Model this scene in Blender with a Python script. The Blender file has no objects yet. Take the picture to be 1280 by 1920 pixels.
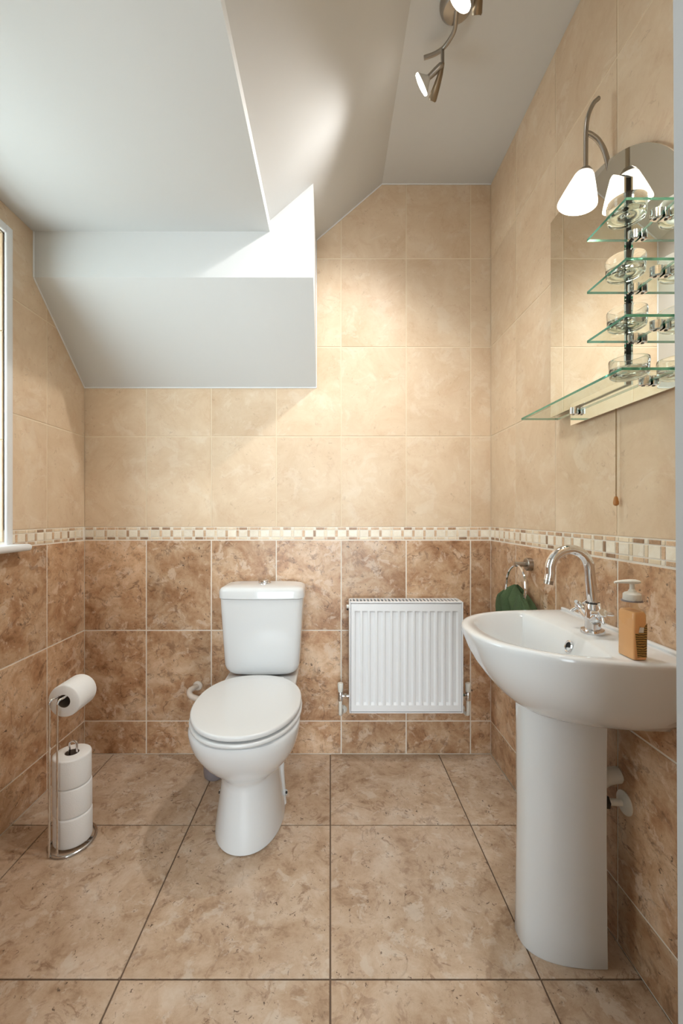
import bpy, bmesh, math, random
from mathutils import Vector, Matrix
PI = math.pi
random.seed(7)
scene = bpy.context.scene
C = scene.collection

# ------------------------------------------------------------------ camera
F = 793.0                                   # focal length in pixels of the 1280x1920 frame
cam_d = bpy.data.cameras.new('camera'); cam = bpy.data.objects.new('camera', cam_d); C.objects.link(cam)
cam.location = (0, 0, 1.05); cam.rotation_euler = (PI/2, 0, 0)
cam_d.sensor_fit = 'VERTICAL'; cam_d.sensor_height = 36.0; cam_d.lens = F/1920*36.0
cam_d.shift_x = 21/1920; cam_d.shift_y = 6/1920; cam_d.clip_start = 0.02
scene.camera = cam
# ------------------------------------------------------------------ world, exposure
w = bpy.data.worlds.new('world'); scene.world = w; w.use_nodes = True
bg = w.node_tree.nodes['Background']; bg.inputs[0].default_value = (0.84, 0.94, 1.0, 1); bg.inputs[1].default_value = 7.2
vs = scene.view_settings
vs.view_transform = 'Standard'; vs.look = 'None'; vs.gamma = 1.0; vs.use_curve_mapping = False; vs.exposure = 0.14
def portal(name, loc, rot, sx, sy):
    l = bpy.data.lights.new(name, 'AREA'); l.shape = 'RECTANGLE'; l.size = sx; l.size_y = sy
    l.cycles.is_portal = True
    o = bpy.data.objects.new(name, l); C.objects.link(o); o.location = loc; o.rotation_euler = rot
portal('window_portal', (-1.30, 1.08, 1.47), (0, -PI/2, 0), 1.02, 0.62)
portal('doorway_portal', (-0.08, 0.34, 1.0), (PI/2, 0, 0), 0.95, 2.0)
SPOT_W, LAMP_W = 28.0, 2.0
WARM = (1.0, 0.90, 0.78)

# ------------------------------------------------------------------ materials
MATS = {}
def newmat(name):
    m = bpy.data.materials.new(name); m.use_nodes = True
    nt = m.node_tree; b = nt.nodes['Principled BSDF']; MATS[name] = m
    return m, nt, b
def hexc(r, g, b):
    f = lambda c: ((c/255+0.055)/1.055)**2.4 if c > 10 else c/255/12.92
    return (f(r), f(g), f(b), 1)
def N(nt, t, **kw):
    n = nt.nodes.new(t)
    for k, v in kw.items(): setattr(n, k, v)
    return n
def plain(name, col, rough=0.4, metal=0.0, bump=0.0, bscale=60, var=0.03, coat=0.0, spec=0.5):
    m, nt, b = newmat(name); L = nt.links
    tc = N(nt, 'ShaderNodeTexCoord'); no = N(nt, 'ShaderNodeTexNoise'); no.inputs['Scale'].default_value = bscale*0.2; no.inputs['Detail'].default_value = 3
    L.new(tc.outputs['Object'], no.inputs['Vector'])
    mx = N(nt, 'ShaderNodeMix', data_type='RGBA'); L.new(no.outputs['Fac'], mx.inputs['Factor'])
    mx.inputs['A'].default_value = tuple(c*(1-var) for c in col[:3])+(1,); mx.inputs['B'].default_value = tuple(min(1, c*(1+var)) for c in col[:3])+(1,)
    L.new(mx.outputs['Result'], b.inputs['Base Color'])
    b.inputs['Roughness'].default_value = rough; b.inputs['Metallic'].default_value = metal
    b.inputs['Coat Weight'].default_value = coat; b.inputs['Specular IOR Level'].default_value = spec
    if bump:
        n2 = N(nt, 'ShaderNodeTexNoise'); n2.inputs['Scale'].default_value = bscale; n2.inputs['Detail'].default_value = 5
        L.new(tc.outputs['Object'], n2.inputs['Vector'])
        bp = N(nt, 'ShaderNodeBump'); bp.inputs['Strength'].default_value = bump; bp.inputs['Distance'].default_value = 0.002
        L.new(n2.outputs['Fac'], bp.inputs['Height']); L.new(bp.outputs['Normal'], b.inputs['Normal'])
    return m
def travertine(name, cols, scale=5.0, pit=0.6, pitcol=(0.08, 0.05, 0.03, 1), rough=0.28, contrast=(0.30, 0.70), seamvar=0.06, vein=0.5, veincol=None, lightcol=None, tonevar=0.06, dist=0.6, blot=0.6):
    """mottled stone print: clouds, wavy veins, pale blots and clusters of dark pits; shifted at random per tile"""
    m, nt, b = newmat(name); L = nt.links
    tc = N(nt, 'ShaderNodeTexCoord'); oi = N(nt, 'ShaderNodeObjectInfo')
    ml = N(nt, 'ShaderNodeVectorMath', operation='MULTIPLY'); ml.inputs[1].default_value = (37.0, 53.0, 71.0)
    L.new(oi.outputs['Random'], ml.inputs[0])
    ad = N(nt, 'ShaderNodeVectorMath', operation='ADD'); L.new(tc.outputs['Object'], ad.inputs[0]); L.new(ml.outputs[0], ad.inputs[1])
    def noise(s, d, dist, rough_=0.55):
        n = N(nt, 'ShaderNodeTexNoise'); n.inputs['Scale'].default_value = s; n.inputs['Detail'].default_value = d
        n.inputs['Distortion'].default_value = dist; n.inputs['Roughness'].default_value = rough_
        L.new(ad.outputs[0], n.inputs['Vector']); return n
    def ramp(src, stops):
        r = N(nt, 'ShaderNodeValToRGB'); cr = r.color_ramp
        while len(cr.elements) < len(stops): cr.elements.new(0.5)
        for e, (p, c) in zip(cr.elements, stops): e.position = p; e.color = c
        L.new(src, r.inputs['Fac']); return r
    def mix(a, bb, fac, mode='MIX'):
        x = N(nt, 'ShaderNodeMix', data_type='RGBA', blend_type=mode)
        if isinstance(fac, float): x.inputs['Factor'].default_value = fac
        else: L.new(fac, x.inputs['Factor'])
        for s, v in (('A', a), ('B', bb)):
            if isinstance(v, tuple): x.inputs[s].default_value = v
            else: L.new(v, x.inputs[s])
        return x.outputs['Result']
    def mul(a, bb):
        x = N(nt, 'ShaderNodeMath', operation='MULTIPLY'); L.new(a, x.inputs[0])
        if isinstance(bb, float): x.inputs[1].default_value = bb
        else: L.new(bb, x.inputs[1])
        return x.outputs[0]
    W, K = (1, 1, 1, 1), (0, 0, 0, 1)
    n1 = noise(scale, 10, dist, 0.72)
    lo, hi = contrast; k = len(cols)
    base = ramp(n1.outputs['Fac'], [(lo+(hi-lo)*i/(k-1), c) for i, c in enumerate(cols)]).outputs['Color']
    n0 = noise(scale*0.32, 3, 0.4, 0.5)
    tone = ramp(n0.outputs['Fac'], [(0.32, (1-tonevar, 1-tonevar*1.15, 1-tonevar*1.3, 1)), (0.68, (1+tonevar*0.5, 1+tonevar*0.5, 1+tonevar*0.5, 1))]).outputs['Color']
    base = mix(base, tone, 1.0, 'MULTIPLY')
    # wavy thin veins
    n2 = noise(scale*1.1, 6, dist*3, 0.6)
    vr = ramp(n2.outputs['Fac'], [(0.0, K), (0.455, K), (0.485, W), (0.515, K), (1.0, K)])
    nm = noise(scale*1.1, 3, 0.3); nmr = ramp(nm.outputs['Fac'], [(0.48, K), (0.62, W)])
    out = mix(base, veincol or cols[0], mul(mul(vr.outputs['Color'], nmr.outputs['Color']), vein))
    # pale blots
    n4 = noise(scale*1.9, 8, dist*1.5, 0.66); lr = ramp(n4.outputs['Fac'], [(0.555, K), (0.615, W)])
    out = mix(out, lightcol or cols[-1], mul(lr.outputs['Color'], blot))
    n6 = noise(scale*2.6, 8, dist*1.5, 0.7); dr = ramp(n6.outputs['Fac'], [(0.56, K), (0.63, W)])
    out = mix(out, veincol or cols[0], mul(dr.outputs['Color'], blot*0.75))
    # dark pits in clusters
    n3 = noise(scale*9, 5, 0.8, 0.7); pr = ramp(n3.outputs['Fac'], [(0.60, K), (0.65, W)])
    nc = noise(scale*1.7, 2, 0.5); cr_ = ramp(nc.outputs['Fac'], [(0.47, K), (0.56, W)])
    pits = mul(mul(pr.outputs['Color'], cr_.outputs['Color']), pit)
    out = mix(out, pitcol, pits)
    hs = N(nt, 'ShaderNodeHueSaturation'); L.new(out, hs.inputs['Color'])
    vr2 = N(nt, 'ShaderNodeMapRange'); L.new(oi.outputs['Random'], vr2.inputs['Value']); vr2.inputs['To Min'].default_value = 1-seamvar; vr2.inputs['To Max'].default_value = 1+seamvar
    L.new(vr2.outputs['Result'], hs.inputs['Value'])
    L.new(hs.outputs['Color'], b.inputs['Base Color'])
    b.inputs['Roughness'].default_value = rough
    bp = N(nt, 'ShaderNodeBump'); bp.inputs['Strength'].default_value = 0.10; bp.inputs['Distance'].default_value = 0.002
    n5 = noise(scale*4, 5, 0.5); L.new(n5.outputs['Fac'], bp.inputs['Height']); L.new(bp.outputs['Normal'], b.inputs['Normal'])
    return m
M_UP = travertine('cream_wall_tile', [hexc(200,170,137), hexc(213,188,158), hexc(220,198,170), hexc(227,209,185)], scale=5.5, pit=0.35, pitcol=hexc(164,132,104), rough=0.48, contrast=(0.25,0.75), seamvar=0.025, vein=0.35, veincol=hexc(200,164,132), lightcol=hexc(230,217,198), tonevar=0.07, dist=0.5, blot=0.28)
M_LO = travertine('brown_wall_tile', [hexc(140,98,66), hexc(180,138,103), hexc(204,170,137), hexc(221,195,168)], scale=9.0, pit=0.95, pitcol=hexc(80,58,44), rough=0.32, contrast=(0.30,0.66), seamvar=0.09, vein=0.8, veincol=hexc(110,74,52), lightcol=hexc(222,200,178), tonevar=0.17, dist=0.35, blot=0.62)
M_FL = travertine('floor_tile_stone', [hexc(156,127,102), hexc(187,160,134), hexc(203,180,157), hexc(213,196,178)], scale=9.5, pit=0.95, pitcol=hexc(94,72,56), rough=0.36, contrast=(0.30,0.68), seamvar=0.025, vein=0.75, veincol=hexc(134,100,76), lightcol=hexc(214,201,186), tonevar=0.09, dist=0.3, blot=0.55)
M_GROUT = plain('pale_grout', hexc(232,222,208), 0.85, bump=0.2, bscale=300)
M_FGROUT = plain('dark_floor_grout', hexc(112,92,76), 0.9, bump=0.2, bscale=300)
M_MOS = [travertine('mosaic_cream', [hexc(224,212,190), hexc(236,226,208), hexc(240,234,220)], scale=16, pit=0.1, rough=0.35, seamvar=0.05, vein=0.1),
         travertine('mosaic_tan', [hexc(184,148,116), hexc(206,174,142), hexc(218,192,162)], scale=30, pit=0.5, rough=0.35, seamvar=0.12, vein=0.4),
         travertine('mosaic_brown', [hexc(130,100,76), hexc(164,130,100), hexc(184,150,120)], scale=40, pit=0.6, rough=0.35, seamvar=0.2, vein=0.4),
         travertine('mosaic_sand', [hexc(216,194,164), hexc(228,210,182), hexc(234,220,198)], scale=20, pit=0.2, rough=0.35, seamvar=0.06, vein=0.2)]
M_PAINT = plain('white_ceiling_paint', hexc(210,211,210), 0.85, bump=0.06, bscale=120, var=0.008)
M_GLOSSW = plain('white_gloss_paint', hexc(228,230,232), 0.35, var=0.01)
M_CER = plain('white_ceramic', hexc(218,220,221), 0.10, var=0.005, coat=0.3)
M_SEAT = plain('white_seat_plastic', hexc(216,217,217), 0.22, var=0.005)
M_RAD = plain('white_radiator_enamel', hexc(230,231,233), 0.30, var=0.005)
M_PLAS = plain('white_plastic', hexc(224,222,214), 0.35, var=0.01)
M_PIPE = plain('painted_pipe', hexc(220,208,196), 0.5, bump=0.2, bscale=200, var=0.05)
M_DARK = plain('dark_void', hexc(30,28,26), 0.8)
M_GREY = plain('grey_plastic', hexc(128,120,122), 0.45)
M_CHR = plain('chrome', (0.78, 0.78, 0.79, 1), 0.07, 1.0, var=0.005)
M_NICK = plain('brushed_nickel', (0.40, 0.375, 0.34, 1), 0.30, 1.0, bump=0.05, bscale=400, var=0.05)
M_WIRE = plain('steel_wire', (0.55, 0.54, 0.53, 1), 0.22, 1.0, var=0.02)
M_BRONZE = plain('bronze_flap', (0.30, 0.24, 0.17, 1), 0.35, 1.0, var=0.05)
M_BLACK = plain('black_edge', hexc(22,20,18), 0.35)
M_PAPER = plain('tissue_paper', hexc(238,238,238), 0.95, bump=0.35, bscale=260, var=0.01)
M_CARD = plain('cardboard', hexc(112,96,84), 0.9)
M_WOOD = plain('varnished_wood', hexc(178,118,58), 0.4, var=0.15, bscale=300)
M_BRASS = plain('brass_chain', (0.35, 0.24, 0.12, 1), 0.4, 1.0)
M_TOWEL = plain('green_terry', hexc(70,90,58), 0.98, bump=1.0, bscale=900, var=0.25)
M_JAMB = plain('pale_grey_door_paint', hexc(186,188,190), 0.4, var=0.01)
M_HALLW = plain('hall_paint', hexc(176,172,164), 0.85)
M_HALL = plain('hall_floor', hexc(150,130,110), 0.7, var=0.05)

def two_grouts(name, low, up, zsplit):
    m = plain(name, low, 0.85, bump=0.2, bscale=300); nt = m.node_tree; L = nt.links; b = nt.nodes['Principled BSDF']
    tc = N(nt, 'ShaderNodeTexCoord'); sx = N(nt, 'ShaderNodeSeparateXYZ'); L.new(tc.outputs['Object'], sx.inputs[0])
    gt = N(nt, 'ShaderNodeMath', operation='GREATER_THAN'); gt.inputs[1].default_value = zsplit; L.new(sx.outputs['Z'], gt.inputs[0])
    mx = N(nt, 'ShaderNodeMix', data_type='RGBA'); L.new(gt.outputs[0], mx.inputs['Factor']); mx.inputs['A'].default_value = low; mx.inputs['B'].default_value = up
    L.new(mx.outputs['Result'], b.inputs['Base Color']); return m
M_GROUT = two_grouts('wall_grout', hexc(234,226,214), hexc(226,208,182), 0.9985)
def archglass(name, tint, frost=0.0):
    m, nt, b = newmat(name); L = nt.links; nt.nodes.remove(b)
    o = nt.nodes['Material Output']
    tr = N(nt, 'ShaderNodeBsdfTransparent'); tr.inputs[0].default_value = tint
    gl = N(nt, 'ShaderNodeBsdfGlossy'); gl.inputs['Roughness'].default_value = frost
    fr = N(nt, 'ShaderNodeFresnel'); fr.inputs['IOR'].default_value = 1.5
    mx = N(nt, 'ShaderNodeMixShader'); 
    ge = N(nt, 'ShaderNodeNewGeometry'); iv = N(nt, 'ShaderNodeMath', operation='SUBTRACT'); iv.inputs[0].default_value = 1.0; L.new(ge.outputs['Backfacing'], iv.inputs[1])
    mm = N(nt, 'ShaderNodeMath', operation='MULTIPLY'); L.new(fr.outputs[0], mm.inputs[0]); L.new(iv.outputs[0], mm.inputs[1])
    L.new(mm.outputs[0], mx.inputs[0]); L.new(tr.outputs[0], mx.inputs[1]); L.new(gl.outputs[0], mx.inputs[2])
    L.new(mx.outputs[0], o.inputs[0]); return m
M_PANE = archglass('window_glass', (0.95, 0.98, 0.97, 1))
M_SHELF = archglass('shelf_glass', (0.93, 0.975, 0.95, 1))
def glassmat(name, col, rough=0.0, ior=1.45, trans=1.0):
    m, nt, b = newmat(name)
    tc = N(nt, 'ShaderNodeTexCoord'); no = N(nt, 'ShaderNodeTexNoise'); no.inputs['Scale'].default_value = 30
    nt.links.new(tc.outputs['Object'], no.inputs['Vector'])
    mr = N(nt, 'ShaderNodeMapRange'); nt.links.new(no.outputs['Fac'], mr.inputs['Value']); mr.inputs['To Min'].default_value = rough; mr.inputs['To Max'].default_value = rough+0.02
    nt.links.new(mr.outputs['Result'], b.inputs['Roughness'])
    b.inputs['Base Color'].default_value = col; b.inputs['IOR'].default_value = ior; b.inputs['Transmission Weight'].default_value = trans
    return m
M_GEDGE = glassmat('green_glass_edge', hexc(60,140,115), 0.15, trans=0.45)
M_BOWL = glassmat('clear_moulded_glass', (0.96, 0.98, 0.96, 1), 0.0, 1.45)
M_BOTTLE = archglass('clear_bottle_plastic', (0.96, 0.92, 0.84, 1), 0.06)
M_SOAP = glassmat('amber_soap', hexc(250,200,146), 0.30, 1.33, 0.30)
m, nt, b = newmat('mirror_silver'); MIRROR = m
tc = N(nt, 'ShaderNodeTexCoord'); no = N(nt, 'ShaderNodeTexNoise'); no.inputs['Scale'].default_value = 2.0
nt.links.new(tc.outputs['Object'], no.inputs['Vector'])
mr = N(nt, 'ShaderNodeMapRange'); nt.links.new(no.outputs['Fac'], mr.inputs['Value']); mr.inputs['To Min'].default_value = 0.0; mr.inputs['To Max'].default_value = 0.012
nt.links.new(mr.outputs['Result'], b.inputs['Roughness'])
b.inputs['Base Color'].default_value = (0.90, 0.915, 0.87, 1); b.inputs['Metallic'].default_value = 1.0
def emis(name, col, s):
    m, nt, b = newmat(name); b.inputs['Base Color'].default_value = (0.9, 0.9, 0.88, 1)
    tc = N(nt, 'ShaderNodeTexCoord'); no = N(nt, 'ShaderNodeTexNoise'); no.inputs['Scale'].default_value = 20
    nt.links.new(tc.outputs['Object'], no.inputs['Vector'])
    mr = N(nt, 'ShaderNodeMapRange'); nt.links.new(no.outputs['Fac'], mr.inputs['Value']); mr.inputs['To Min'].default_value = s*0.95; mr.inputs['To Max'].default_value = s*1.05
    nt.links.new(mr.outputs['Result'], b.inputs['Emission Strength']); b.inputs['Emission Color'].default_value = (*col, 1); return m
M_SHADE = emis('lit_opal_glass', (1.0, 0.95, 0.87), 1.25)
M_OPAL = plain('pale_reflector_glass', hexc(205,203,198), 0.25, var=0.02)
M_BULB = emis('lit_spot_bulb', (1.0, 0.94, 0.84), 4.0)
# soap label: gold with printed dark lines
m, nt, b = newmat('soap_label'); M_LABEL = m
tc = N(nt, 'ShaderNodeTexCoord'); wv = N(nt, 'ShaderNodeTexWave', bands_direction='Z'); wv.inputs['Scale'].default_value = 70; wv.inputs['Distortion'].default_value = 6; wv.inputs['Detail'].default_value = 3
nt.links.new(tc.outputs['Object'], wv.inputs['Vector'])
cr = N(nt, 'ShaderNodeValToRGB'); cr.color_ramp.elements[0].position = 0.35; cr.color_ramp.elements[0].color = hexc(84,62,24); cr.color_ramp.elements[1].position = 0.6; cr.color_ramp.elements[1].color = hexc(176,138,72)
nt.links.new(wv.outputs['Fac'], cr.inputs['Fac']); nt.links.new(cr.outputs['Color'], b.inputs['Base Color']); b.inputs['Roughness'].default_value = 0.4

# ------------------------------------------------------------------ object helpers
ORG = {}
def tag(o, label=None, cat=None, group=None, kind=None):
    if label: o['label'] = label
    if cat: o['category'] = cat
    if group: o['group'] = group
    if kind: o['kind'] = kind
    return o
def thing(name, loc, label, cat, group=None, kind=None):
    o = bpy.data.objects.new(name, None); o.empty_display_size = 0.05; C.objects.link(o); o.location = loc
    ORG[o.name] = Vector(loc); return tag(o, label, cat, group, kind)
def obj(name, bm, mat, parent=None, loc=None, sharp=35, smooth=True):
    """link bm (world coordinates) as one mesh object, origin at loc or at its parent's base"""
    bmesh.ops.recalc_face_normals(bm, faces=bm.faces)
    o_ = ORG[parent.name] if parent else Vector(loc or (0, 0, 0))
    bmesh.ops.translate(bm, verts=bm.verts, vec=-o_)
    me = bpy.data.meshes.new(name); bm.to_mesh(me); bm.free()
    for mm in (mat if isinstance(mat, (list, tuple)) else [mat]): me.materials.append(mm)
    if smooth:
        for p in me.polygons: p.use_smooth = True
        me.set_sharp_from_angle(angle=math.radians(sharp))
    ob = bpy.data.objects.new(name, me); C.objects.link(ob)
    if parent: ob.parent = parent
    else: ob.location = o_
    ORG[ob.name] = o_
    return ob
def dup(root, loc, label=None, group=None):
    r = root.copy(); C.objects.link(r); r.location = loc
    if label: r['label'] = label
    if group: r['group'] = group
    for ch in list(root.children):
        c = ch.copy(); C.objects.link(c); c.parent = r
        for g in ch.children:
            d = g.copy(); C.objects.link(d); d.parent = c
    return r
def B(): return bmesh.new()
def loft(bm, rings, cap0=True, cap1=True, closed=True, mi=0):
    vr = [[bm.verts.new(p) for p in r] for r in rings]
    for a, b_ in zip(vr, vr[1:]):
        n = len(a)
        for i in range(n if closed else n-1):
            j = (i+1) % n
            f = bm.faces.new((a[i], a[j], b_[j], b_[i])); f.material_index = mi
    if cap0: bm.faces.new(vr[0][::-1]).material_index = mi
    if cap1: bm.faces.new(vr[-1]).material_index = mi
    return bm
def box(bm, x0, x1, y0, y1, z0, z1, bev=0.0, seg=2):
    vs_ = [bm.verts.new((x, y, z)) for z in (z0, z1) for x, y in ((x0,y0),(x1,y0),(x1,y1),(x0,y1))]
    fs = [bm.faces.new([vs_[i] for i in q]) for q in ((3,2,1,0),(4,5,6,7),(0,1,5,4),(1,2,6,5),(2,3,7,6),(3,0,4,7))]
    if bev:
        es = list({e for f in fs for e in f.edges})
        bmesh.ops.bevel(bm, geom=es, offset=bev, segments=seg, profile=0.5, affect='EDGES')
    return bm
def prism(bm, poly, axis, a, b_):
    """extrude a 2D polygon along axis (0,1,2) from a to b"""
    def P(u, v, t):
        return {0: (t, u, v), 1: (u, t, v), 2: (u, v, t)}[axis]
    return loft(bm, [[P(u, v, a) for u, v in poly], [P(u, v, b_) for u, v in poly]])
def tube(bm, pts, r, n=12, cap=True):
    pts = [Vector(p) for p in pts]; rs = r if isinstance(r, (list, tuple)) else [r]*len(pts)
    rings = []; up = None
    for i, p in enumerate(pts):
        t = (pts[min(i+1, len(pts)-1)] - pts[max(i-1, 0)]).normalized()
        if up is None:
            up = Vector((0, 0, 1)) if abs(t.z) < 0.9 else Vector((1, 0, 0))
        s = t.cross(up).normalized(); up = s.cross(t).normalized()
        rings.append([p + rs[i]*(s*math.cos(2*PI*k/n) + up*math.sin(2*PI*k/n)) for k in range(n)])
    return loft(bm, rings, cap, cap)
def ringtube(bm, pts, r, n=10):
    """closed tube"""
    pts = [Vector(p) for p in pts]; m_ = len(pts); rings = []
    c = sum(pts, Vector())/m_
    nrm = (pts[0]-c).cross(pts[m_//4]-c).normalized()
    for i, p in enumerate(pts):
        t = (pts[(i+1) % m_]-pts[i-1]).normalized(); s = t.cross(nrm).normalized()
        rings.append([p + r*(s*math.cos(2*PI*k/n)+nrm*math.sin(2*PI*k/n)) for k in range(n)])
    rings.append(rings[0]); 
    loft(bm, rings, False, False); bmesh.ops.remove_doubles(bm, verts=bm.verts, dist=1e-6); return bm
def lathe(bm, prof, c, n=32, axis=(0, 0, 1), cap0=False, cap1=False):
    """prof: list of (radius, height along axis) about point c"""
    ax = Vector(axis).normalized(); u = ax.orthogonal().normalized(); v = ax.cross(u); c = Vector(c)
    rings = [[c + ax*h + max(r, 1e-5)*(u*math.cos(2*PI*k/n)+v*math.sin(2*PI*k/n)) for k in range(n)] for r, h in prof]
    return loft(bm, rings, cap0, cap1)
def smooth_path(pts, n=8):
    """Catmull-Rom through pts"""
    P = [Vector(p) for p in pts]; P = [2*P[0]-P[1]]+P+[2*P[-1]-P[-2]]; out = []
    for i in range(1, len(P)-2):
        for k in range(n):
            t = k/n; a, b_, c, d = P[i-1:i+3]
            out.append(0.5*((2*b_)+(c-a)*t+(2*a-5*b_+4*c-d)*t*t+(3*b_-a-3*c+d)*t**3))
    out.append(P[-2]); return out

# ------------------------------------------------------------------ room dimensions (metres)
XL, XR, YB, YF, ZC = -1.080, 0.705, 1.859, 0.470, 2.505
BX, BY, BZ0, BZ1 = -0.062, 1.539, 1.610, 1.915      # sloping bulkhead: right side, front face, foot and knee heights
SX, SZ = -0.220, 2.082                              # low soffit: right edge and height
RX = 0.227; SLOPE = 0.857                           # crease where the sloped ceiling starts
ZS = ZC - SLOPE*(RX-SX)
GJ, REC, TT = 0.0052, 0.0015, 0.006                 # joint width, joint recess, tile thickness
MTX = {'front': Matrix(((-1,0,0),(0,0,1),(0,1,0))), 'back': Matrix(((1,0,0),(0,0,-1),(0,1,0))), 'left': Matrix(((0,0,1),(1,0,0),(0,1,0))),
       'right': Matrix(((0,0,-1),(-1,0,0),(0,1,0))), 'floor': Matrix(((1,0,0),(0,1,0),(0,0,1)))}
TILE_MESH = {}
def tile(parent, side, poly, plane, mat, name='tile', thick=TT):
    """one tile piece: poly in wall coordinates (u, v), front face on the wall plane"""
    u0, v0 = min(p[0] for p in poly), min(p[1] for p in poly)
    key = (mat.name, thick, tuple((round(u-u0, 4), round(v-v0, 4)) for u, v in poly))
    if key not in TILE_MESH:
        bm = B(); loft(bm, [[(u-u0, v-v0, -thick) for u, v in poly], [(u-u0, v-v0, -0.0006) for u, v in poly]], True, False)
        cu = sum(p[0] for p in poly)/len(poly)-u0; cv = sum(p[1] for p in poly)/len(poly)-v0
        bm.verts.ensure_lookup_table(); nn = len(poly)
        # softened arris: a slightly smaller front face
        ins = []
        for i in range(nn):
            a, b_, c = Vector(poly[i-1]), Vector(poly[i]), Vector(poly[(i+1) % nn])
            e1, e2 = (b_-a).normalized(), (c-b_).normalized()
            n1, n2 = Vector((-e1.y, e1.x)), Vector((-e2.y, e2.x))
            k = 0.0008/max(0.3, 1+n1.dot(n2)); q = b_+(n1+n2)*k
            ins.append(bm.verts.new((q.x-u0, q.y-v0, 0.0)))
        top = bm.verts[nn:2*nn]
        for i in range(nn):
            j = (i+1) % nn; bm.faces.new((top[i], top[j], ins[j], ins[i]))
        bm.faces.new(ins)
        bmesh.ops.recalc_face_normals(bm, faces=bm.faces)
        me = bpy.data.meshes.new(name); bm.to_mesh(me); bm.free(); me.materials.append(mat); TILE_MESH[key] = me
    o = bpy.data.objects.new(name, TILE_MESH[key]); C.objects.link(o); o.parent = parent
    R = MTX[side].to_4x4()
    p = {'front': (-u0, plane, v0), 'back': (u0, plane, v0), 'left': (plane, u0, v0), 'right': (plane, -u0, v0), 'floor': (u0, v0, plane)}[side]
    o.matrix_local = Matrix.Translation(Vector(p)-ORG[parent.name]) @ R
    return o
def clip(poly, f):
    """keep the part of poly where f >= 0 (f linear)"""
    out = []
    for i in range(len(poly)):
        a, b_ = poly[i], poly[(i+1) % len(poly)]; fa, fb = f(a), f(b_)
        if fa >= 0: out.append(a)
        if (fa >= 0) != (fb >= 0):
            t = fa/(fa-fb); out.append((a[0]+(b_[0]-a[0])*t, a[1]+(b_[1]-a[1])*t))
    return out
def rect(u0, u1, v0, v1): return [(u0, v0), (u1, v0), (u1, v1), (u0, v1)]
def cells(us, vs_):
    for v0, v1 in zip(vs_, vs_[1:]):
        for u0, u1 in zip(us, us[1:]):
            yield u0+GJ/2, u1-GJ/2, v0+GJ/2, v1-GJ/2
LOW = [0.0, 0.145, 0.5435, 0.9405]
UPP = [0.9975, 1.396, 1.789, 2.178, ZC]
def mosaic(parent, side, plane, u0, u1):
    rng = random.Random(side); rep = 0.0483; u = u0+0.004
    def pick(): return M_MOS[rng.choices([1, 2, 3], [5, 1.6, 3])[0]]
    while u+rep < u1+0.012:
        a, b_ = u, min(u+0.0335, u1-0.001); c, d = u+0.0358, min(u+0.0458, u1-0.001)
        tile(parent, side, rect(a, b_, 0.9560, 0.9830), plane, M_MOS[0], 'mosaic_piece')
        tile(parent, side, rect(a, b_, 0.9862, 0.9958), plane, pick(), 'mosaic_piece')
        tile(parent, side, rect(a, b_, 0.9434, 0.9530), plane, pick(), 'mosaic_piece')
        if d-c > 0.004:
            tile(parent, side, rect(c, d, 0.9560, 0.9830), plane, pick(), 'mosaic_piece')
            tile(parent, side, rect(c, d, 0.9862, 0.9958), plane, M_MOS[rng.choice([3, 3, 0, 1])], 'mosaic_piece')
            tile(parent, side, rect(c, d, 0.9434, 0.9530), plane, M_MOS[rng.choice([3, 3, 0, 1])], 'mosaic_piece')
        u += rep

# ------------------------------------------------------------------ walls
def slope_z(y): return BZ0 + (YB-y)*(BZ1-BZ0)/(YB-BY)
bm = B(); prism(bm, [(XL-0.2, -0.05), (XR+0.2, -0.05), (XR+0.2, 2.7), (XL-0.2, 2.7)], 1, YB+REC, YB+0.12)
wall_back = tag(obj('wall_back', bm, M_GROUT, smooth=False), 'tiled back wall, cream above and brown below a mosaic border', 'wall', kind='structure')
us = [XL-REC, -0.8085, -0.5230, -0.2375, 0.0480, 0.3335, 0.6160, XR+REC]
for a, b_, c, d in cells(us, LOW): tile(wall_back, 'back', rect(a, b_, c, d), YB, M_LO)
for a, b_, c, d in cells(us, UPP):
    p = rect(a, b_, c, d)
    if b_ <= BX:                                    # under the bulkhead
        if c < BZ0: tile(wall_back, 'back', clip(p, lambda q: BZ0-q[1]), YB, M_UP)
    elif a < BX:
        if c < BZ0 < d: p = [(a, c), (b_, c), (b_, d), (BX, d), (BX, BZ0), (a, BZ0)]
        elif c >= BZ0: p = clip(clip(p, lambda q: q[0]-BX), lambda q: ZC-SLOPE*(RX-q[0])-q[1])
        if len(p) > 2: tile(wall_back, 'back', p, YB, M_UP)
    else:
        p = clip(p, lambda q: ZC-SLOPE*(RX-q[0])-q[1])
        if len(p) > 2: tile(wall_back, 'back', p, YB, M_UP)
mosaic(wall_back, 'back', YB, XL, XR)

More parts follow.
